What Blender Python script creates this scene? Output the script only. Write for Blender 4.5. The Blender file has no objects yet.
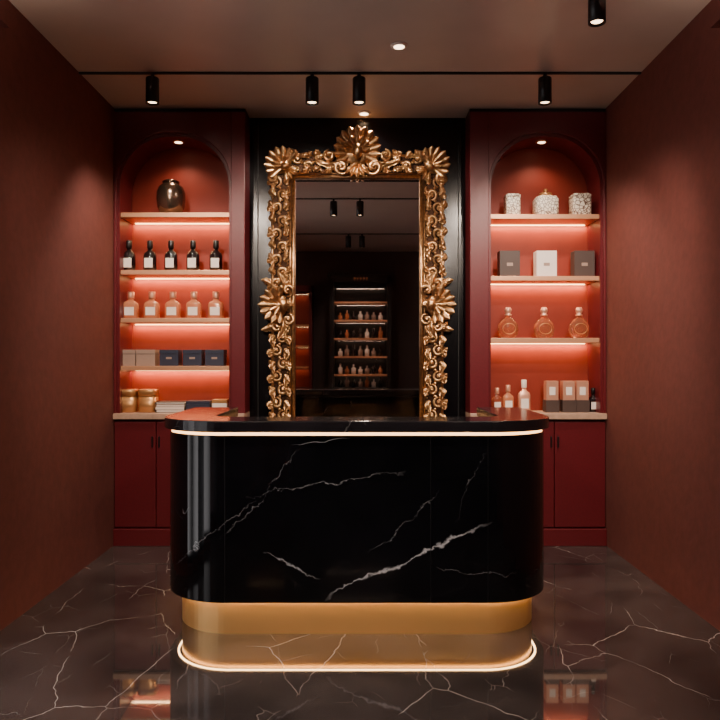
import bpy, math, random
from mathutils import Vector, Matrix
random.seed(4)
F=707.0; H=1.357
def lin(c):
    return tuple(((v/255)/12.92 if v/255<=0.04045 else ((v/255+0.055)/1.055)**2.4) for v in c)+(1.0,)
# ------------------------------------------------------------ materials
def pmat(name,rgb,rough=.5,metal=0,trans=0,emit=None,es=0,bump=0,bscale=30,var=0,coat=0,ior=1.45,spec=None,stretch=None):
    m=bpy.data.materials.new(name); m.use_nodes=True
    nt=m.node_tree; b=nt.nodes['Principled BSDF']
    c=lin(rgb)
    b.inputs['Base Color'].default_value=c
    b.inputs['Roughness'].default_value=rough
    b.inputs['Metallic'].default_value=metal
    b.inputs['Transmission Weight'].default_value=trans
    b.inputs['IOR'].default_value=ior
    b.inputs['Coat Weight'].default_value=coat
    b.inputs['Coat Roughness'].default_value=.08
    if emit:
        b.inputs['Emission Color'].default_value=lin(emit); b.inputs['Emission Strength'].default_value=es
    if bump or var:
        tc=nt.nodes.new('ShaderNodeTexCoord'); n=nt.nodes.new('ShaderNodeTexNoise')
        n.inputs['Scale'].default_value=bscale; n.inputs['Detail'].default_value=4
        src=tc.outputs['Object']
        if stretch:
            mp=nt.nodes.new('ShaderNodeMapping'); mp.inputs['Scale'].default_value=stretch
            nt.links.new(src,mp.inputs[0]); src=mp.outputs[0]
        nt.links.new(src,n.inputs['Vector'])
        if bump:
            bp=nt.nodes.new('ShaderNodeBump'); bp.inputs['Strength'].default_value=bump; bp.inputs['Distance'].default_value=.01
            nt.links.new(n.outputs['Fac'],bp.inputs['Height']); nt.links.new(bp.outputs[0],b.inputs['Normal'])
        if var:
            r=nt.nodes.new('ShaderNodeValToRGB')
            r.color_ramp.elements[0].position=.3; r.color_ramp.elements[1].position=.7
            r.color_ramp.elements[0].color=tuple(v*(1-var) for v in c[:3])+(1,)
            r.color_ramp.elements[1].color=tuple(min(1,v*(1+var)) for v in c[:3])+(1,)
            nt.links.new(n.outputs['Fac'],r.inputs[0]); nt.links.new(r.outputs[0],b.inputs['Base Color'])
    return m
class NT:
    def __init__(s,nt): s.nt=nt
    def math(s,op,a,b=None,clamp=False):
        n=s.nt.nodes.new('ShaderNodeMath'); n.operation=op; n.use_clamp=clamp
        for i,v in enumerate((a,b)):
            if v is None: continue
            if isinstance(v,(int,float)): n.inputs[i].default_value=v
            else: s.nt.links.new(v,n.inputs[i])
        return n.outputs[0]
    def mr(s,v,a,b,c,d,smooth=True):
        n=s.nt.nodes.new('ShaderNodeMapRange'); n.interpolation_type='SMOOTHSTEP' if smooth else 'LINEAR'
        s.nt.links.new(v,n.inputs[0])
        for i,x in enumerate((a,b,c,d)): n.inputs[i+1].default_value=x
        return n.outputs[0]
    def noise(s,vec,scale,detail=4,rough=.5,dist=0):
        n=s.nt.nodes.new('ShaderNodeTexNoise'); n.inputs['Scale'].default_value=scale
        n.inputs['Detail'].default_value=detail; n.inputs['Roughness'].default_value=rough; n.inputs['Distortion'].default_value=dist
        s.nt.links.new(vec,n.inputs['Vector']); return n
def marble(name,base,dark,vein,rough,vscale,vwidth,sparse,segs=(),warp=.35,ior=1.5):
    m=bpy.data.materials.new(name); m.use_nodes=True
    nt=m.node_tree; b=nt.nodes['Principled BSDF']; N=NT(nt)
    tc=nt.nodes.new('ShaderNodeTexCoord'); P=tc.outputs['Object']
    w=N.noise(P,1.6,5,.55)
    sub=nt.nodes.new('ShaderNodeVectorMath'); sub.operation='SUBTRACT'; nt.links.new(w.outputs['Color'],sub.inputs[0]); sub.inputs[1].default_value=(.5,.5,.5)
    sc=nt.nodes.new('ShaderNodeVectorMath'); sc.operation='SCALE'; nt.links.new(sub.outputs[0],sc.inputs[0]); sc.inputs['Scale'].default_value=warp
    ad=nt.nodes.new('ShaderNodeVectorMath'); ad.operation='ADD'; nt.links.new(P,ad.inputs[0]); nt.links.new(sc.outputs[0],ad.inputs[1])
    mp=nt.nodes.new('ShaderNodeMapping'); mp.inputs['Rotation'].default_value=(.3,.5,.6); mp.inputs['Scale'].default_value=(1,.6,1.5)
    nt.links.new(ad.outputs[0],mp.inputs[0])
    total=None
    for k,(s_,wd,th) in enumerate(((vscale,vwidth,sparse),(vscale*2.3,vwidth*.8,sparse+.06))):
        v=nt.nodes.new('ShaderNodeTexVoronoi'); v.feature='DISTANCE_TO_EDGE'; v.inputs['Scale'].default_value=s_
        nt.links.new(mp.outputs[0],v.inputs['Vector'])
        line=N.mr(v.outputs['Distance'],0,wd,1,0)
        ms=N.mr(N.noise(P,2.1+k*1.7,3).outputs['Fac'],th,th+.16,0,1)
        l=N.math('MULTIPLY',line,ms)
        l=N.math('MULTIPLY',l,.8-.35*k)
        total=l if total is None else N.math('MAXIMUM',total,l)
    if segs:
        sx=nt.nodes.new('ShaderNodeSeparateXYZ'); nt.links.new(P,sx.inputs[0])
        nz=N.math('ADD',N.math('MULTIPLY',N.math('SUBTRACT',N.noise(P,3.6,9,.68).outputs['Fac'],.5),.20),0)
        nw=N.noise(P,9,3).outputs['Fac']
        for (x0,z0,x1,z1,wd,st) in segs:
            L=math.hypot(x1-x0,z1-z0); dx,dz=(x1-x0)/L,(z1-z0)/L
            X=N.math('SUBTRACT',sx.outputs[0],x0); Z=N.math('SUBTRACT',sx.outputs[2],z0)
            t=N.math('ADD',N.math('MULTIPLY',X,dx),N.math('MULTIPLY',Z,dz))
            s=N.math('ADD',N.math('MULTIPLY',X,-dz),N.math('MULTIPLY',Z,dx))
            s=N.math('ABSOLUTE',N.math('ADD',s,nz))
            ww=N.math('MULTIPLY',N.mr(nw,.35,.7,.3,1.6),wd)
            l=N.math('SUBTRACT',1,N.math('DIVIDE',s,ww),clamp=True)
            mk=N.math('MULTIPLY',N.mr(t,0,L*.2,0,1),N.mr(t,L*.75,L,1,0))
            l=N.math('MULTIPLY',N.math('MULTIPLY',l,mk),st)
            total=N.math('MAXIMUM',total,l)
    cl=nt.nodes.new('ShaderNodeMixRGB'); cl.inputs[1].default_value=lin(dark); cl.inputs[2].default_value=lin(base)
    nt.links.new(N.mr(N.noise(P,1.3,6,.6,.5).outputs['Fac'],.3,.7,0,1),cl.inputs[0])
    mx=nt.nodes.new('ShaderNodeMixRGB'); nt.links.new(total,mx.inputs[0]); nt.links.new(cl.outputs[0],mx.inputs[1]); mx.inputs[2].default_value=lin(vein)
    nt.links.new(mx.outputs[0],b.inputs['Base Color'])
    b.inputs['Roughness'].default_value=rough; b.inputs['IOR'].default_value=ior
    return m
M={}
M['burg']=pmat('burgundy_lacquer',(94,24,31),.36,bump=.02,bscale=60,var=.08)
M['niche']=pmat('niche_red',(132,44,28),.5,var=.06,bscale=8)
M['wall']=pmat('red_plaster',(104,54,47),.75,bump=.15,bscale=18,var=.1)
M['darkwall']=pmat('dark_plaster',(46,34,33),.7,bump=.1,bscale=18,var=.1)
M['ceil']=pmat('taupe_ceiling',(186,168,156),.28,bump=.03,bscale=3,var=.05)
M['blackpanel']=pmat('black_gloss_panel',(10,8,12),.2,bump=.02,bscale=2)
M['black']=pmat('black_metal',(12,12,13),.4,bump=.02,bscale=80)
M['gold']=pmat('antique_gold',(196,154,110),.30,metal=1,bump=.25,bscale=45,var=.32)
M['golddk']=pmat('gold_ground',(62,42,30),.5,metal=.9,bump=.3,bscale=60,var=.3)
M['brass']=pmat('brushed_brass',(242,194,128),.34,metal=.72,bump=.05,bscale=60,stretch=(1,1,14))
M['shelf']=pmat('shelf_edge_brass',(214,160,124),.4,metal=.5,bump=.02,bscale=40)
M['ctop']=pmat('cabinet_top_stone',(186,154,132),.35,bump=.02,bscale=40,var=.1)
M['led']=pmat('led_warm',(255,220,170),.5,emit=(255,196,128),es=12)
M['ledbase']=pmat('led_plinth',(255,220,170),.5,emit=(255,200,134),es=34)
M['ledtop']=pmat('led_counter',(255,220,170),.5,emit=(255,186,120),es=6)
M['lamp']=pmat('lamp_lens',(255,240,220),.5,emit=(255,214,170),es=7)
M['mirror']=pmat('mirror_silver',(232,222,218),.015,metal=1)
M['marble']=marble('black_marble',(14,14,18),(6,6,8),(190,190,196),.07,1.7,.004,.585,segs=(
   (-.2,.20,.66,.58,.0085,1.0),(-.58,.70,.25,.82,.0022,.5),(-.48,.42,-.18,.30,.0045,.7),(.02,.40,.40,.74,.002,.35),
   (-.70,.45,-.25,.95,.0016,.35),(.36,.36,.80,.30,.002,.4),(-.95,.3,-.5,.7,.002,.4),(.45,.55,.62,.95,.0016,.25)),warp=.25)
M['ctrmar']=marble('black_marble_top',(34,31,35),(16,14,17),(150,145,145),.14,2.5,.008,.55)
M['floor']=marble('brown_marble_floor',(80,71,69),(42,37,37),(214,202,196),.035,2.1,.005,.425,warp=.2,ior=2.0)
M['smoke']=pmat('smoked_metal',(134,112,96),.2,metal=.9,bump=.05,bscale=20)
M['dkglass']=pmat('dark_glass',(24,14,16),.08,coat=.6)
M['amber']=pmat('amber_glass',(228,150,108),.1,trans=.45,coat=.3)
M['clear']=pmat('amber_clear_glass',(236,160,120),.05,trans=.85)
M['label']=pmat('paper_label',(240,230,220),.6)
M['white']=pmat('white_box',(238,226,216),.5)
M['taupe']=pmat('taupe_box',(160,136,122),.55,bump=.03,bscale=60)
M['navy']=pmat('navy_box',(48,52,70),.45)
M['darkbox']=pmat('charcoal_box',(74,60,56),.5)
M['goldbox']=pmat('gold_tin',(206,154,100),.35,metal=.7)
M['rose']=pmat('rose_gold',(228,172,144),.3,metal=.5)
M['cap']=pmat('dark_cap',(20,16,16),.3)
def patmat():
    m=pmat('patterned_ceramic',(232,224,210),.35); nt=m.node_tree; b=nt.nodes['Principled BSDF']; N=NT(nt)
    tc=nt.nodes.new('ShaderNodeTexCoord'); v=nt.nodes.new('ShaderNodeTexVoronoi'); v.inputs['Scale'].default_value=42; v.feature='DISTANCE_TO_EDGE'
    nt.links.new(tc.outputs['Object'],v.inputs['Vector'])
    mx=nt.nodes.new('ShaderNodeMixRGB'); mx.inputs[1].default_value=lin((110,84,68)); mx.inputs[2].default_value=lin((246,238,220))
    nt.links.new(N.mr(v.outputs['Distance'],.03,.11,0,1),mx.inputs[0]); nt.links.new(mx.outputs[0],b.inputs['Base Color'])
    return m
M['pattern']=patmat()
# ------------------------------------------------------------ mesh builder
class MB:
    def __init__(s): s.v=[]; s.f=[]; s.m=[]; s.sm=[]; s.mats=[]
    def mi(s,k):
        if k not in s.mats: s.mats.append(k)
        return s.mats.index(k)
    def add(s,vs,fs,k,smooth=False):
        o=len(s.v); s.v+= [tuple(v) for v in vs]; i=s.mi(k)
        for f in fs: s.f.append(tuple(o+a for a in f)); s.m.append(i); s.sm.append(smooth)
    def box(s,x0,x1,y0,y1,z0,z1,k):
        vs=[(x,y,z) for x in (x0,x1) for y in (y0,y1) for z in (z0,z1)]
        s.add(vs,[(0,1,3,2),(4,6,7,5),(0,4,5,1),(2,3,7,6),(0,2,6,4),(1,5,7,3)],k)
    def lathe(s,prof,c,k,seg=24,sq=None,depth=1,smooth=True):
        vs=[]
        for (r,z) in prof:
            for i in range(seg):
                a=2*math.pi*i/seg
                ca,sa=math.cos(a),math.sin(a)
                if sq:
                    e=2/sq; ca=math.copysign(abs(ca)**e,ca); sa=math.copysign(abs(sa)**e,sa)
                vs.append((c[0]+r*ca,c[1]+r*sa*depth,c[2]+z))
        fs=[]
        for j in range(len(prof)-1):
            for i in range(seg):
                a=j*seg+i; b=j*seg+(i+1)%seg
                fs.append((a,b,b+seg,a+seg))
        fs.append(tuple(range(seg))[::-1]); n=(len(prof)-1)*seg
        fs.append(tuple(range(n,n+seg)))
        s.add(vs,fs,k,smooth)
    def tube(s,pts,rad,k,seg=8):
        pts=[Vector(p) for p in pts]; n=len(pts)
        if not hasattr(rad,'__len__'): rad=[rad]*n
        vs=[]
        for i,p in enumerate(pts):
            t=(pts[min(i+1,n-1)]-pts[max(i-1,0)]).normalized()
            up=Vector((0,1,0)) if abs(t.y)<.9 else Vector((1,0,0))
            a=t.cross(up).normalized(); b=t.cross(a)
            for j in range(seg):
                an=2*math.pi*j/seg; vs.append(p+(a*math.cos(an)+b*math.sin(an))*rad[i])
        fs=[(i*seg+j,i*seg+(j+1)%seg,(i+1)*seg+(j+1)%seg,(i+1)*seg+j) for i in range(n-1) for j in range(seg)]
        fs+= [tuple(range(seg))[::-1],tuple(range((n-1)*seg,n*seg))]
        s.add(vs,fs,k,True)
    def ball(s,c,r,k,seg=10,rings=6,sc=(1,1,1)):
        vs=[];fs=[]
        for i in range(rings+1):
            th=math.pi*i/rings
            for j in range(seg):
                a=2*math.pi*j/seg
                vs.append((c[0]+r*sc[0]*math.sin(th)*math.cos(a),c[1]+r*sc[1]*math.sin(th)*math.sin(a),c[2]+r*sc[2]*math.cos(th)))
        for i in range(rings):
            for j in range(seg):
                a=i*seg+j;b=i*seg+(j+1)%seg; fs.append((a,b,b+seg,a+seg))
        s.add(vs,fs,k,True)
    def build(s,name,loc=(0,0,0),parent=None,bevel=0):
        me=bpy.data.meshes.new(name); me.from_pydata(s.v,[],s.f)
        for k in s.mats: me.materials.append(M[k])
        for p,i,sm in zip(me.polygons,s.m,s.sm): p.material_index=i; p.use_smooth=sm
        import bmesh
        bm=bmesh.new(); bm.from_mesh(me); bmesh.ops.recalc_face_normals(bm,faces=bm.faces); bm.to_mesh(me); bm.free()
        o=bpy.data.objects.new(name,me); bpy.context.collection.objects.link(o); o.location=loc
        if parent: o.parent=parent
        if bevel:
            b=o.modifiers.new('bevel','BEVEL'); b.width=bevel; b.segments=2; b.limit_method='ANGLE'; b.angle_limit=math.radians(50)
        return o
def light(kind,name,loc,energy,color,parent=None,rot=(0,0,0),**kw):
    l=bpy.data.lights.new(name,kind); l.energy=energy; l.color=color
    for a,v in kw.items(): setattr(l,a,v)
    o=bpy.data.objects.new(name,l); bpy.context.collection.objects.link(o)
    o.rotation_euler=rot; o.location=loc
    if parent:
        o.parent=parent; o.location=Vector(loc)-parent.location
    return o
def empty(name,loc=(0,0,0)):
    e=bpy.data.objects.new(name,None); bpy.context.collection.objects.link(e); e.location=loc; e.empty_display_size=.1; return e
WARM=(1,.62,.31)
# ------------------------------------------------------------ room shell
XL,XR,YB,YF,ZC=-1.80,1.80,5.50,-1.30,3.20
b=MB(); b.box(XL-.15,XR+.15,YF-.15,YB+.15,-.1,0,'floor'); b.build('floor')
b=MB(); b.box(XL-.15,XR+.15,YF-.15,YB+.15,ZC,ZC+.1,'ceil'); b.build('ceiling')
b=MB(); b.box(XL-.15,XR+.15,YB,YB+.15,0,ZC,'darkwall'); b.build('wall_back')
b=MB(); b.box(XL-.15,XR+.15,YF-.15,YF,0,ZC,'darkwall'); b.build('wall_front')
b=MB(); b.box(XR,XR+.15,YF,YB,0,ZC,'wall'); b.build('wall_right')
b=MB(); wy0,wy1,wz0,wz1=1.3,3.42,.06,2.6
b.box(XL-.15,XL,YF,wy0,0,ZC,'wall'); b.box(XL-.15,XL,wy1,YB,0,ZC,'wall')
b.box(XL-.15,XL,wy0,wy1,0,wz0,'wall'); b.box(XL-.15,XL,wy0,wy1,wz1,ZC,'wall'); b.build('wall_left')
b=MB(); nb=12
for i in range(nb):
    y=wy0+(wy1-wy0-.06)*i/(nb-1); b.box(XL-.08,XL-.04,y,y+.06,wz0,wz1,'black')
b.box(XL-.08,XL-.04,wy0,wy1,wz0,wz0+.05,'black'); b.box(XL-.08,XL-.04,wy0,wy1,wz1-.05,wz1,'black'); b.build('window_1')
for s in (-1,1):
    X0=XL if s<0 else XR
    b=MB(); a,c=sorted((X0-s*.001,X0-s*.14)); b.box(a,c,YF+.01,3.35,2.93,2.95,'wall')
    a,c=sorted((X0-s*.13,X0-s*.14)); b.box(a,c,YF+.01,3.35,2.95,3.0,'wall')
    o=b.build('added_cove_ledge_1' if s<0 else 'added_cove_ledge_2')  # added ledge, out of view, only carries the fill light
    light('AREA','added_cove_fill',(X0-s*.07,1.1,2.965),46,(1,.78,.64),o,rot=(math.pi,0,0),shape='RECTANGLE',size=.05,size_y=4.3)  # added uplight, unseen, brightens the ceiling
b=MB(); b.box(-.838,.801,5.38,5.499,.001,ZC-.001,'blackpanel')
for x in (-.78,.745): b.box(x,x+.008,5.372,5.38,.02,ZC-.02,'black')
b.build('wall_recess')
# ------------------------------------------------------------ cabinets
def arch(xl,xr,zt,r,n=14):
    pts=[]
    for i in range(n+1):
        a=math.pi/2*i/n; pts.append((xl+r-r*math.cos(a),zt-r+r*math.sin(a)))
    for i in range(n+1):
        a=math.pi/2*i/n; pts.append((xr-r+r*math.sin(a),zt-r+r*math.cos(a)))
    return pts
def archpanel(b,ox0,ox1,xl,xr,zb,zt,r,ztop,y0,y1,k):
    b.box(ox0,xl,y0,y1,zb,ztop,k); b.box(xr,ox1,y0,y1,zb,ztop,k)
    P=arch(xl,xr,zt,r); n=len(P)
    vs=[];
    for (x,z) in P: vs+=[(x,y0,z),(x,y0,ztop),(x,y1,z),(x,y1,ztop)]
    fs=[]
    for i in range(n-1):
        a=i*4;c=a+4
        fs+=[(a,c,c+1,a+1),(a+2,a+3,c+3,c+2),(a,a+2,c+2,c),(a+1,c+1,c+3,a+3)]
    b.add(vs,fs,k)
def cabinet(x0,x1,xl,xr,shelves,doors,handles):
    zb=.967
    root=empty('display_cabinet')
    b=MB()
    archpanel(b,x0,x1,xl,xr,zb,3.02,.38,ZC-.03,5.16,5.185,'burg'); b.build('arch_face',parent=root,bevel=.004)
    b=MB()
    archpanel(b,x0,x1,xl+.018,xr-.018,zb,2.995,.37,ZC-.03,5.185,5.47,'burg')
    b.box(x0,x1,5.18,5.47,ZC-.03,ZC-.002,'black'); b.build('carcass',parent=root)
    b=MB(); b.box(x0,x1,5.47,5.498,0,ZC-.002,'niche'); b.build('back_panel',parent=root)
    b=MB()
    b.box(x0,x1,5.19,5.47,.0,.925,'burg')
    b.box(x0,x1,5.15,5.19,0,.125,'burg')
    b.box(x0,x1,5.165,5.19,.915,.925,'black')
    b.box(x0+.001,x1-.001,5.14,5.47,.925,.967,'ctop')
    for (a,c) in doors: b.box(a+.003,c-.003,5.165,5.19,.135,.905,'burg')
    for h in handles: b.box(h-.005,h+.005,5.145,5.165,.72,.80,'black')
    o=root; b.build('base_cupboard',parent=root,bevel=.004)
    xm,w=(xl+xr)/2,(xr-xl)-.05
    for z in shelves:
        s=MB()
        s.box(xl+.019,xr-.019,5.20,5.469,z-.034,z,'shelf')
        s.box(xl+.05,xr-.05,5.440,5.452,z-.0385,z-.034,'led')
        s.build('shelf',parent=o,bevel=.002)
    for z in shelves:
        light('AREA','shelf_light',(xm,5.43,z-.042),3.3,WARM,o,rot=(math.radians(18),0,0),shape='RECTANGLE',size=w,size_y=.02)
    d=MB(); d.lathe([(.045,0),(.045,-.006),(.032,-.008)],(xm,5.30,2.995),'shelf'); d.lathe([(.028,-.004),(.028,-.0085)],(xm,5.30,2.995),'lamp'); d.build('niche_downlight',parent=o)
    light('SPOT','niche_spot',(xm,5.27,2.97),8,(1,.68,.46),o,spot_size=2.2,spot_blend=.6,shadow_soft_size=.03)
    return o
SL=[2.442,2.019,1.666,1.313]; SR=[2.43,1.975,1.519]
cabinet(-1.799,-.84,-1.78,-.942,SL,[(-1.797,-1.49),(-1.49,-1.165),(-1.165,-.843)],[-1.515,-1.465])
cabinet(.803,1.799,.942,1.78,SR,[(.806,1.115),(1.115,1.42),(1.42,1.797)],[1.395,1.445])
# ------------------------------------------------------------ counter
def uline(cx,hw,yf,yb,r,n=16):
    pts=[(cx-hw,yb),(cx-hw,(yb+yf+r)/2)]
    for i in range(n+1):
        a=math.pi/2*i/n; pts.append((cx-hw+r-r*math.cos(a),yf+r-r*math.sin(a)))
    for i in range(n+1):
        a=math.pi/2*i/n; pts.append((cx+hw-r+r*math.sin(a),yf+r-r*math.cos(a)))
    pts+=[(cx+hw,(yb+yf+r)/2),(cx+hw,yb)]
    return pts
def ushape(b,cx,hw,yf,yb,r,t,z0,z1,k):
    o=uline(cx,hw,yf,yb,r); i_=uline(cx,hw-t,yf+t,yb,max(r-t,.02)); n=len(o)
    vs=[]
    for (p,q) in zip(o,i_): vs+=[(p[0],p[1],z0),(p[0],p[1],z1),(q[0],q[1],z0),(q[0],q[1],z1)]
    fs=[];
    for i in range(n-1):
        a=i*4;c=a+4
        fs+=[(a,c,c+1,a+1),(a+2,a+3,c+3,c+2),(a+1,c+1,c+3,a+3),(a,a+2,c+2,c)]
    fs+=[(0,1,3,2),((n-1)*4,(n-1)*4+2,(n-1)*4+3,(n-1)*4+1)]
    b.add(vs,fs,k)
cx=-.016
ctr=empty('reception_counter',(cx,3.9,0))
def addc(b,name,bevel=0):
    o=b.build(name,bevel=bevel); o.parent=ctr; o.matrix_parent_inverse=Matrix.Translation((-cx,-3.9,0)); 
    return o
b=MB(); ushape(b,cx,1.015,3.42,4.42,.36,.27,1.006,1.062,'ctrmar'); addc(b,'countertop',.006)
b=MB(); ushape(b,cx,.99,3.45,4.40,.34,.23,.171,.988,'marble')
for x in (-.66,.345,.625): b.box(x-.0015,x+.0015,3.4492,3.46,.172,.987,'black')
addc(b,'marble_body',0)
b=MB(); ushape(b,cx,.965,3.475,4.39,.315,.2,.988,1.006,'black'); addc(b,'top_core')
b=MB(); ushape(b,cx,.982,3.458,4.39,.332,.012,.9885,1.0055,'ledtop'); addc(b,'led_reveal')
b=MB(); ushape(b,cx,.93,3.50,4.36,.30,.17,0,.171,'brass'); addc(b,'brass_plinth')
b=MB(); ushape(b,cx,.952,3.478,4.37,.32,.009,.167,.171,'ledbase'); addc(b,'led_underglow')
# ------------------------------------------------------------ ornate mirror
b=MB()
def P3(u,v,d): return (u,-d,v)
def leaf(bu,bv,ang,L,W,d0=.04,hgt=.03,curl=0,shell=False,n=12):
    vs=[];cu,cv=bu,bv;a=math.radians(ang); m=7
    for i in range(n+1):
        t=i/n
        if i: cu+=math.cos(a)*L/n; cv+=math.sin(a)*L/n; a+=math.radians(curl)/n
        if shell: w=W*(.25+.75*min(1,t/.75))*(1 if t<.8 else math.sqrt(max(0,1-((t-.8)/.2)**2)))
        else: w=W*(math.sin(math.pi*min(1,t*.95+.05))**.6)*(1+.2*math.sin(t*20))
        w=max(w,.0015)
        nu,nv=-math.sin(a),math.cos(a)
        for j in range(m):
            s=-1+2*j/(m-1)
            if shell: h=hgt*(1-s*s)**.5*(.4+.6*t)
            else: h=hgt*((1-abs(s))*.8+.35*math.cos(s*6))*math.sin(math.pi*(t*.8+.15))
            vs.append(P3(cu+nu*w*s,cv+nv*w*s,d0+h+ (.02*t*t)))
    fs=[(i*m+j,i*m+j+1,(i+1)*m+j+1,(i+1)*m+j) for i in range(n) for j in range(m-1)]
    o=len(vs)
    for i in range(n+1):
        c=vs[i*m+m//2]; vs.append((c[0],c[1]+hgt+.03,c[2]))
    fs+=[(i*m,(i+1)*m,o+i+1,o+i) for i in range(n)]+[(i*m+m-1,o+i,o+i+1,(i+1)*m+m-1) for i in range(n)]
    b.add(vs,fs,'gold',True)
def scroll(cu,cv,ang,size,flip=1,turns=1.4,d=.045,tr=.016,k='gold'):
    pts=[];rad=[];n=26
    for i in range(n+1):
        t=i/n; r=size*(1-.82*t); a=math.radians(ang)+flip*t*turns*2*math.pi
        pts.append(P3(cu+r*math.cos(a),cv+r*math.sin(a),d+.022*t)); rad.append(tr*(.55+.6*math.sin(math.pi*min(1,t*1.1))) )
    b.tube(pts,rad,k,6); b.ball(P3(cu,cv,d+.024),tr*1.15,k,8,5)
def fan(cu,cv,ang,spread,n,L,W,d0=.05,hgt=.03,shell=True,ends=.8):
    for i in range(n):
        s=-1+2*i/(n-1); leaf(cu,cv,ang+s*spread,L*(1-(1-ends)*abs(s)**1.5),W,d0+.012*(1-abs(s)),hgt,0,shell)
gi,gt,go_u,go_t=.471,.96,.64,1.13
b.box(-go_u,-gi,-.035,0,-go_t,go_t,'golddk'); b.box(gi,go_u,-.035,0,-go_t,go_t,'golddk')
b.box(-gi,gi,-.035,0,gt,go_t,'golddk'); b.box(-gi,gi,-.035,0,-go_t,-gt,'golddk')
def rect(hw,hh,r,d,k='gold'):
    for (p,q) in (((-hw,-hh),(hw,-hh)),((hw,-hh),(hw,hh)),((hw,hh),(-hw,hh)),((-hw,hh),(-hw,-hh))):
        b.tube([P3(p[0],p[1],d),P3(q[0],q[1],d)],r,k,8)
rect(gi+.012,gt+.012,.014,.036); rect(gi+.036,gt+.036,.008,.036); rect(go_u,go_t,.012,.03)
for s in (-1,1):
    n=70
    for i in range(n):
        v=-gt+2*gt*(i+.5)/n; b.ball(P3(s*(gi+.053),v,.038),.0085,'gold',6,4)
    for i in range(36):
        u=-gi+2*gi*(i+.5)/36; b.ball(P3(u,s*(gt+.053),.038),.0085,'gold',6,4)
def run(p0,p1,outn,units):
    du,dv=(p1[0]-p0[0])/units,(p1[1]-p0[1])/units
    L=math.hypot(du,dv); ta=math.degrees(math.atan2(dv,du)); na=math.degrees(math.atan2(outn[1],outn[0]))
    sg=1 if math.sin(math.radians(na-ta))>0 else -1
    for i in range(units):
        u=p0[0]+du*(i+.5); v=p0[1]+dv*(i+.5); s=1 if i%2==0 else -1
        ou,ov=outn[0]*s*.026,outn[1]*s*.026
        scroll(u+ou,v+ov,ta+180,L*.42,s*sg,1.35,d=.045,tr=.012)
        leaf(u-ou*1.6-du*.2,v-ov*1.6-dv*.2,ta-s*sg*28,L*.9,.022,.045,.028,curl=s*sg*70)
        leaf(u-ou*1.2-du*.1,v-ov*1.2-dv*.1,ta-s*sg*65,L*.65,.018,.05,.025,curl=s*sg*60)
        leaf(u+ou*1.5,v+ov*1.5,ta+s*sg*62,L*.65,.021,.05,.026,curl=-s*sg*60)
        leaf(u+ou*1.6,v+ov*1.6,ta+s*sg*100,L*.5,.017,.05,.024,curl=-s*sg*60)
        leaf(u+ou,v+ov,ta+180-s*sg*55,L*.6,.019,.05,.024,curl=s*sg*60)
        if s>0: leaf(u+outn[0]*.05,v+outn[1]*.05,na+15,.05,.020,.045,.024,curl=40)
        else: leaf(u+outn[0]*.045,v+outn[1]*.045,na-25,.045,.020,.045,.024,curl=-40)
        b.ball(P3(u-du*.5,v-dv*.5,.055),.012,'gold',8,5)
for s in (-1,1):
    run((s*.585,-.10),(s*.585,-.98),(s,0),9); run((s*.585,.10),(s*.585,.98),(s,0),9)
    run((s*.08,1.075),(s*.5,1.075),(0,1),5); run((s*.08,-1.075),(s*.5,-1.075),(0,-1),5)
    for t in (-1,1):
        a=90-s*45 if t>0 else -90+s*45
        fan(s*.555,t*1.045,a,88,9,.145,.028,.06,.022,ends=.92); fan(s*.555,t*1.045,a,60,5,.085,.018,.085,.025)
        b.ball(P3(s*.59,t*1.08,.055),.095,'gold',16,8,(1,.28,1))
        b.ball(P3(s*.545,t*1.035,.09),.03,'gold',10,6)
        scroll(s*.50,t*1.13,a+90,.045,s,1.3,.06,.013); scroll(s*.63,t*.955,a-90,.045,-s,1.3,.06,.013)
        leaf(s*.53,t*1.02,a+180-30,.09,.022,.05,.03,curl=30); leaf(s*.53,t*1.02,a+180+30,.09,.022,.05,.03,curl=-30)
    a=0 if s>0 else 180
    fan(s*.585,0,a,92,9,.155,.030,.065,.024,ends=.9); fan(s*.57,0,a,60,5,.10,.02,.10,.028)
    b.ball(P3(s*.62,0,.06),.10,'gold',16,8,(1,.3,1))
    b.ball(P3(s*.55,0,.10),.034,'gold',10,6,(1,1,1.3))
    for t in (-1,1):
        scroll(s*.60,t*.165,90*t,.062,s*t,1.4,.06,.015); scroll(s*.52,t*.11,-90*t,.045,-s*t,1.3,.06,.013)
        leaf(s*.56,t*.10,90*t+s*t*10,.16,.028,.06,.035,curl=-s*t*50); leaf(s*.62,t*.12,90*t-s*t*25,.13,.024,.055,.03,curl=-s*t*70)
        leaf(s*.55,t*.03,180-a+t*s*30,.08,.02,.055,.025)
for t in (1,-1):
    A=90*t
    fan(0,t*1.15,A,118,13,.185,.032,.075,.024,ends=.95); fan(0,t*1.14,A,80,7,.12,.022,.115,.028)
    b.ball(P3(0,t*1.17,.07),.125,'gold',20,8,(1,.3,1))
    b.ball(P3(0,t*1.135,.145),.04,'gold',12,8,(1,1,1.4))
    for s in (-1,1):
        scroll(s*.12,t*1.03,A+s*90,.06,s*t,1.5,.085,.015); scroll(s*.21,t*1.12,A,.045,-s*t,1.4,.07,.013)
        leaf(s*.07,t*1.07,A-s*t*125,.15,.028,.075,.035,curl=s*t*70); leaf(s*.16,t*1.05,A-s*t*95,.17,.024,.06,.03,curl=s*t*45)
    for q in (-50,-25,0,25,50): leaf(0,t*1.06,-A+q,.115,.022,.085,.028)
mc=(-.02,5.375,1.77)
mo=b.build('ornate_mirror',mc)
g=MB(); g.box(-gi,gi,-.02,-.002,-gt,gt,'mirror'); g.build('mirror_glass',parent=mo)
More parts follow.
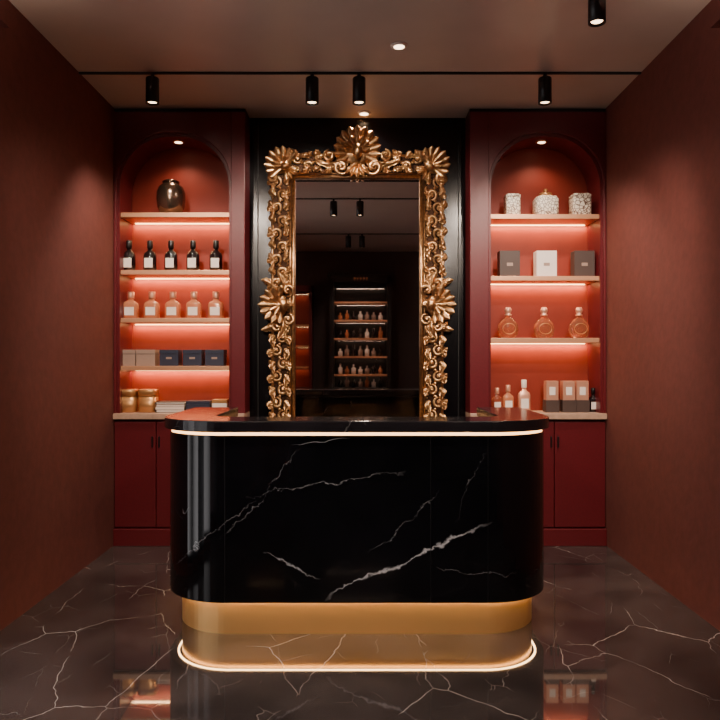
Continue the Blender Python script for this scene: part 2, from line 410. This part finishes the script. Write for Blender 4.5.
# ------------------------------------------------------------ ceiling fixtures
def track(y):
    b=MB(); b.box(XL+.001,XR-.001,y-.009,y+.009,ZC-.012,ZC-.0005,'black'); return b.build('ceiling_track')
def spot(x,y,tgt=None,e=30,size=1.0):
    b=MB()
    b.lathe([(.012,3.188),(.012,3.15)],(0,0,-3.0),'black',12)
    b.lathe([(.030,3.0+.012),(.038,3.0),(.042,3.0),(.042,3.158),(.038,3.164),(.01,3.166)],(0,0,-3.0),'black',24)
    b.lathe([(.028,3.0125),(.028,3.010)],(0,0,-3.0),'lamp',20)
    o=b.build('track_spotlight',(x,y,3.0))
    d=(Vector(tgt)-Vector((x,y,2.995))) if tgt else Vector((0,0,-1))
    light('SPOT','spot_lamp',(x,y,2.995),e,(1,.82,.67),o,rot=d.to_track_quat('-Z','Y').to_euler(),spot_size=size,spot_blend=.7,shadow_soft_size=.03)
    return o
for y in (4.53,3.45,2.65,.4): track(y)
spot(-1.33,4.53,(-1.3,5.1,1.0),78,1.9); spot(-.307,4.53,(-.5,5.35,2.2),50,1.7); spot(-.006,4.53,(.35,5.35,2.2),50,1.7); spot(1.185,4.53,(1.25,5.1,1.0),78,1.9)
spot(1.156,3.45,(1.3,5.2,.8),105,1.5)
for x in (-.30,0): spot(x,2.65,(x,3.6,0),55,1.2)
for x in (-1.2,1.2): spot(x,2.65,(x*.75,5.3,1.1),135,1.3)  # outer pair added out of view as frontal fill on the cabinets
for x in (-1.2,1.2): spot(x,.4,(x*.8,4.2,0),190,1.3)  # another added pair, unseen, for more general fill
for x in (-.17,.03): spot(x,.4,(x,-.9,1.2),25,1.3)
for (x,y) in ((.229,4.14),(.03,5.27)):
    b=MB(); b.lathe([(.05,0),(.05,-.006),(.036,-.010)],(0,0,0),'white'); b.lathe([(.032,-.005),(.032,-.0105)],(0,0,0),'lamp'); o=b.build('recessed_downlight',(x,y,ZC-.0003))
    light('SPOT','down_lamp',(x,y,ZC-.02),30,(1,.78,.6),o,spot_size=2.3,spot_blend=.8,shadow_soft_size=.04)
# ------------------------------------------------------------ merchandise
YO=5.31
def X(px): return (px-360)*YO/F
def S(px): return px*YO/F
def bottle(name,x,z,w,h,body,neck,lab,sq=None,depth=.8):
    b=MB(); r=w/2
    b.lathe([(r*.9,.0),(r,.004),(r,h*.52),(r*.85,h*.60),(r*.36,h*.68),(r*.34,h*.76)],(0,0,0),body,24,sq,depth)
    b.lathe([(r*.42,h*.75),(r*.44,h*.76),(r*.44,h*.99),(r*.4,h)],(0,0,0),neck,16)
    if lab: b.box(-r*.62,r*.62,-r*depth-.003,-r*depth+.004,h*.12,h*.42,lab)
    return b.build(name,(x,YO,z+.0005))
def box(name,x,z,w,h,d,k,lid=None,lab=None):
    b=MB(); hw=w/2
    b.box(-hw,hw,-d/2,d/2,0,h*(.72 if lid else 1),k)
    if lid: b.box(-hw*.94,hw*.94,-d/2*.94,d/2*.94,h*.72,h*.75,'cap'); b.box(-hw-.001,hw+.001,-d/2-.001,d/2+.001,h*.75,h,lid)
    if lab: b.box(-hw*.3,hw*.3,-d/2-.0015,-d/2,h*.42,h*.54,lab)
    return b.build(name,(x,YO,z+.0005),bevel=.002)
b=MB(); b.lathe([(.05,0),(.075,.008),(.10,.06),(.107,.12),(.105,.17),(.09,.21),(.068,.23),(.058,.238),(.064,.244),(.064,.252),(.045,.262),(.014,.267),(.012,.27)],(0,0,0),'smoke',36); b.build('lidded_urn',(X(171),YO,SL[0]+.0005))
for px in (129,150,171,193,216): bottle('wine_bottle',X(px),SL[1],S(13),S(31),'dkglass','cap','label')
for px in (131,152,173,194,216): bottle('cologne_bottle',X(px),SL[2],S(15),S(27),'amber','rose','label',sq=4)
for i,px in enumerate((128.5,148,171,194,216)): box('gift_box',X(px),SL[3],S(18.5),S(16),.12,'taupe' if i<2 else 'navy',lid='taupe' if i<2 else 'navy',lab='taupe')
ZB=.967
for px in (129,148.5):
    b=MB(); b.lathe([(.064,0),(.068,.003),(.068,.12)],(0,0,0),'goldbox',28,3.2); b.lathe([(.071,.121),(.071,.165),(.067,.17)],(0,0,0),'goldbox',28,3.2); b.lathe([(.066,.119),(.066,.122)],(0,0,0),'cap',28,3.2); b.build('metal_canister',(X(px),YO,ZB+.0005))
b=MB(); z=0
for i,(k,hh) in enumerate((('darkbox',.022),('white',.02),('taupe',.02),('darkbox',.018))):
    o_=random.uniform(-.008,.008); b.box(-.105+o_,.105+o_,-.07,.07,z,z+.003,k); b.box(-.1+o_,.105+o_,-.066,.066,z+.003,z+hh-.003,'label'); b.box(-.105+o_,.105+o_,-.07,.07,z+hh-.003,z+hh,k); b.box(-.107+o_,-.1+o_,-.07,.07,z,z+hh,k); z+=hh
b.build('book_stack',(X(173),YO,ZB+.0005))
box('gift_box',X(200),ZB,S(23),.085,.14,'navy',lid='navy'); box('gift_box',X(221),ZB,S(15),.095,.12,'white',lid='goldbox')
for px,w,h in ((512,15,22),(580,19,22)):
    b=MB(); r=S(w)/2; h=S(h); b.lathe([(r*.9,0),(r,.005),(r,h*.8),(r*.96,h*.84)],(0,0,0),'pattern',28,5); b.lathe([(r*.9,h*.83),(r*1.02,h*.85),(r*1.02,h*.96),(r*.9,h)],(0,0,0),'pattern',28,5); b.build('ceramic_jar',(X(px),YO,SR[0]+.0005))
b=MB(); b.lathe([(.08,0),(.088,.006),(.088,.125),(.075,.145),(.045,.155),(.04,.16)],(0,0,0),'pattern',32,4); b.lathe([(.045,.158),(.05,.165),(.045,.178),(.015,.184),(.012,.19),(.02,.2),(.012,.21)],(0,0,0),'goldbox',20); b.build('ceramic_jar',(X(545.5),YO,SR[0]+.0005))
for px,k,lab in ((508.5,'darkbox','taupe'),(545,'white','taupe'),(582.5,'darkbox','taupe')): box('perfume_box',X(px),SR[1],S(20),S(26),.10,k,lab=lab)
for px in (508,544,579):
    b=MB(); R=S(10.5)
    b.lathe([(R*.45,0),(R*.6,.003),(R*.9,R*.35),(R,R*.85),(R*.93,R*1.3),(R*.62,R*1.75),(R*.28,R*1.95),(R*.24,R*2.15)],(0,0,0),'clear',30,None,.6)
    b.lathe([(R*.32,R*2.12),(R*.34,R*2.25),(R*.2,R*2.3),(R*.3,R*2.5),(R*.36,R*2.7),(R*.22,R*2.95)],(0,0,0),'rose',18)
    b.tube([(R*.6*math.cos(a),-R*.56,R*.9+R*.5*math.sin(a)) for a in [2*math.pi*i/20 for i in range(21)]],.0025,'goldbox',6)
    b.build('round_decanter',(X(px),YO,SR[2]+.0005))
for px,w,h,k,c in ((497,10,24,'clear','rose'),(508,11,27,'amber','rose'),(524,12,32,'rose','white')): bottle('perfume_bottle',X(px),ZB,S(w),S(h),k,c,'label',sq=4,depth=.7)
for px in (551,567.5,581):
    b=MB(); w=S(12)/2; b.box(-w*1.1,w*1.1,-.05,.05,0,S(12),'darkbox'); b.box(-w,w,-.04,.04,S(12),S(31),'rose'); b.box(-w*.5,w*.5,-.042,-.04,S(17),S(25),'label'); b.build('perfume_box',(X(px),YO,ZB+.0005),bevel=.002)
bottle('perfume_bottle',X(593),ZB,S(9),S(24),'dkglass','cap','label'); 
# ------------------------------------------------------------ rear display (seen in mirror)
b=MB(); x0,x1,y0,y1=-.50,.52,-1.299,-.93
b.box(x0,x0+.07,y0,y1,0,2.72,'black'); b.box(x1-.07,x1,y0,y1,0,2.72,'black'); b.box(x0,x1,y0,y1,2.64,2.76,'black'); b.box(x0,x1,y0,y0+.02,0,2.7,'black')
b.box(x0,x1,y0,y1,0,.9,'black'); b.box(x0-.03,x1+.03,y0,y1+.03,2.76,2.80,'black')
sh=[1.12,1.42,1.72,2.02,2.32]
for z in sh: b.box(x0+.07,x1-.07,y0+.02,y1-.02,z-.03,z,'shelf')
for k in range(5):
    b.lathe([(.02,0),(.03,.05),(.005,.09)],(0.01+.05*(k-2),y1-.02,2.66),'gold',8)
o=b.build('bar_cabinet')
for z in sh+[2.6]: light('AREA','bar_light',(.01,-1.2,z-.045),.5,(1,.7,.5),o,shape='RECTANGLE',size=.8,size_y=.02)
for z in [.9]+sh[:4]:
    for i in range(7):
        k=random.choice(['dkglass','amber','white','dkglass','taupe'])
        b=MB(); h=random.uniform(.12,.19); b.lathe([(.035,0),(.038,h*.6),(.014,h*.72),(.014,h)],(0,0,0),k,14); b.build('liquor_bottle',(-.33+.112*i,-1.1,z+.0005))
b=MB(); b.box(-1.35,-1.30,-1.299,-1.05,0,2.6,'burg'); b.box(-.85,-.80,-1.299,-1.05,0,2.6,'burg'); b.box(-1.35,-.8,-1.299,-1.28,0,2.6,'niche'); b.box(-1.35,-.8,-1.299,-1.05,2.5,2.6,'burg'); b.box(-1.3,-.85,-1.28,-1.06,0,.9,'burg')
for z in (1.25,1.6,1.95): b.box(-1.3,-.85,-1.28,-1.07,z-.03,z,'shelf')
o=b.build('wall_shelving_unit')
for z in (1.25,1.6,1.95,2.5): light('AREA','shelf_light',(-1.075,-1.22,z-.04),.35,WARM,o,shape='RECTANGLE',size=.4,size_y=.02)
# ------------------------------------------------------------ world + camera
w=bpy.data.worlds.new('World'); bpy.context.scene.world=w; w.use_nodes=True
bg=w.node_tree.nodes['Background']; bg.inputs[0].default_value=(.95,.90,.90,1); bg.inputs[1].default_value=2.8
cam=bpy.data.cameras.new('cam'); co=bpy.data.objects.new('camera',cam); bpy.context.collection.objects.link(co)
co.location=(0,0,H); co.rotation_euler=(math.radians(90),0,0); cam.sensor_width=36; cam.lens=36*F/720; cam.clip_start=.05
bpy.context.scene.camera=co
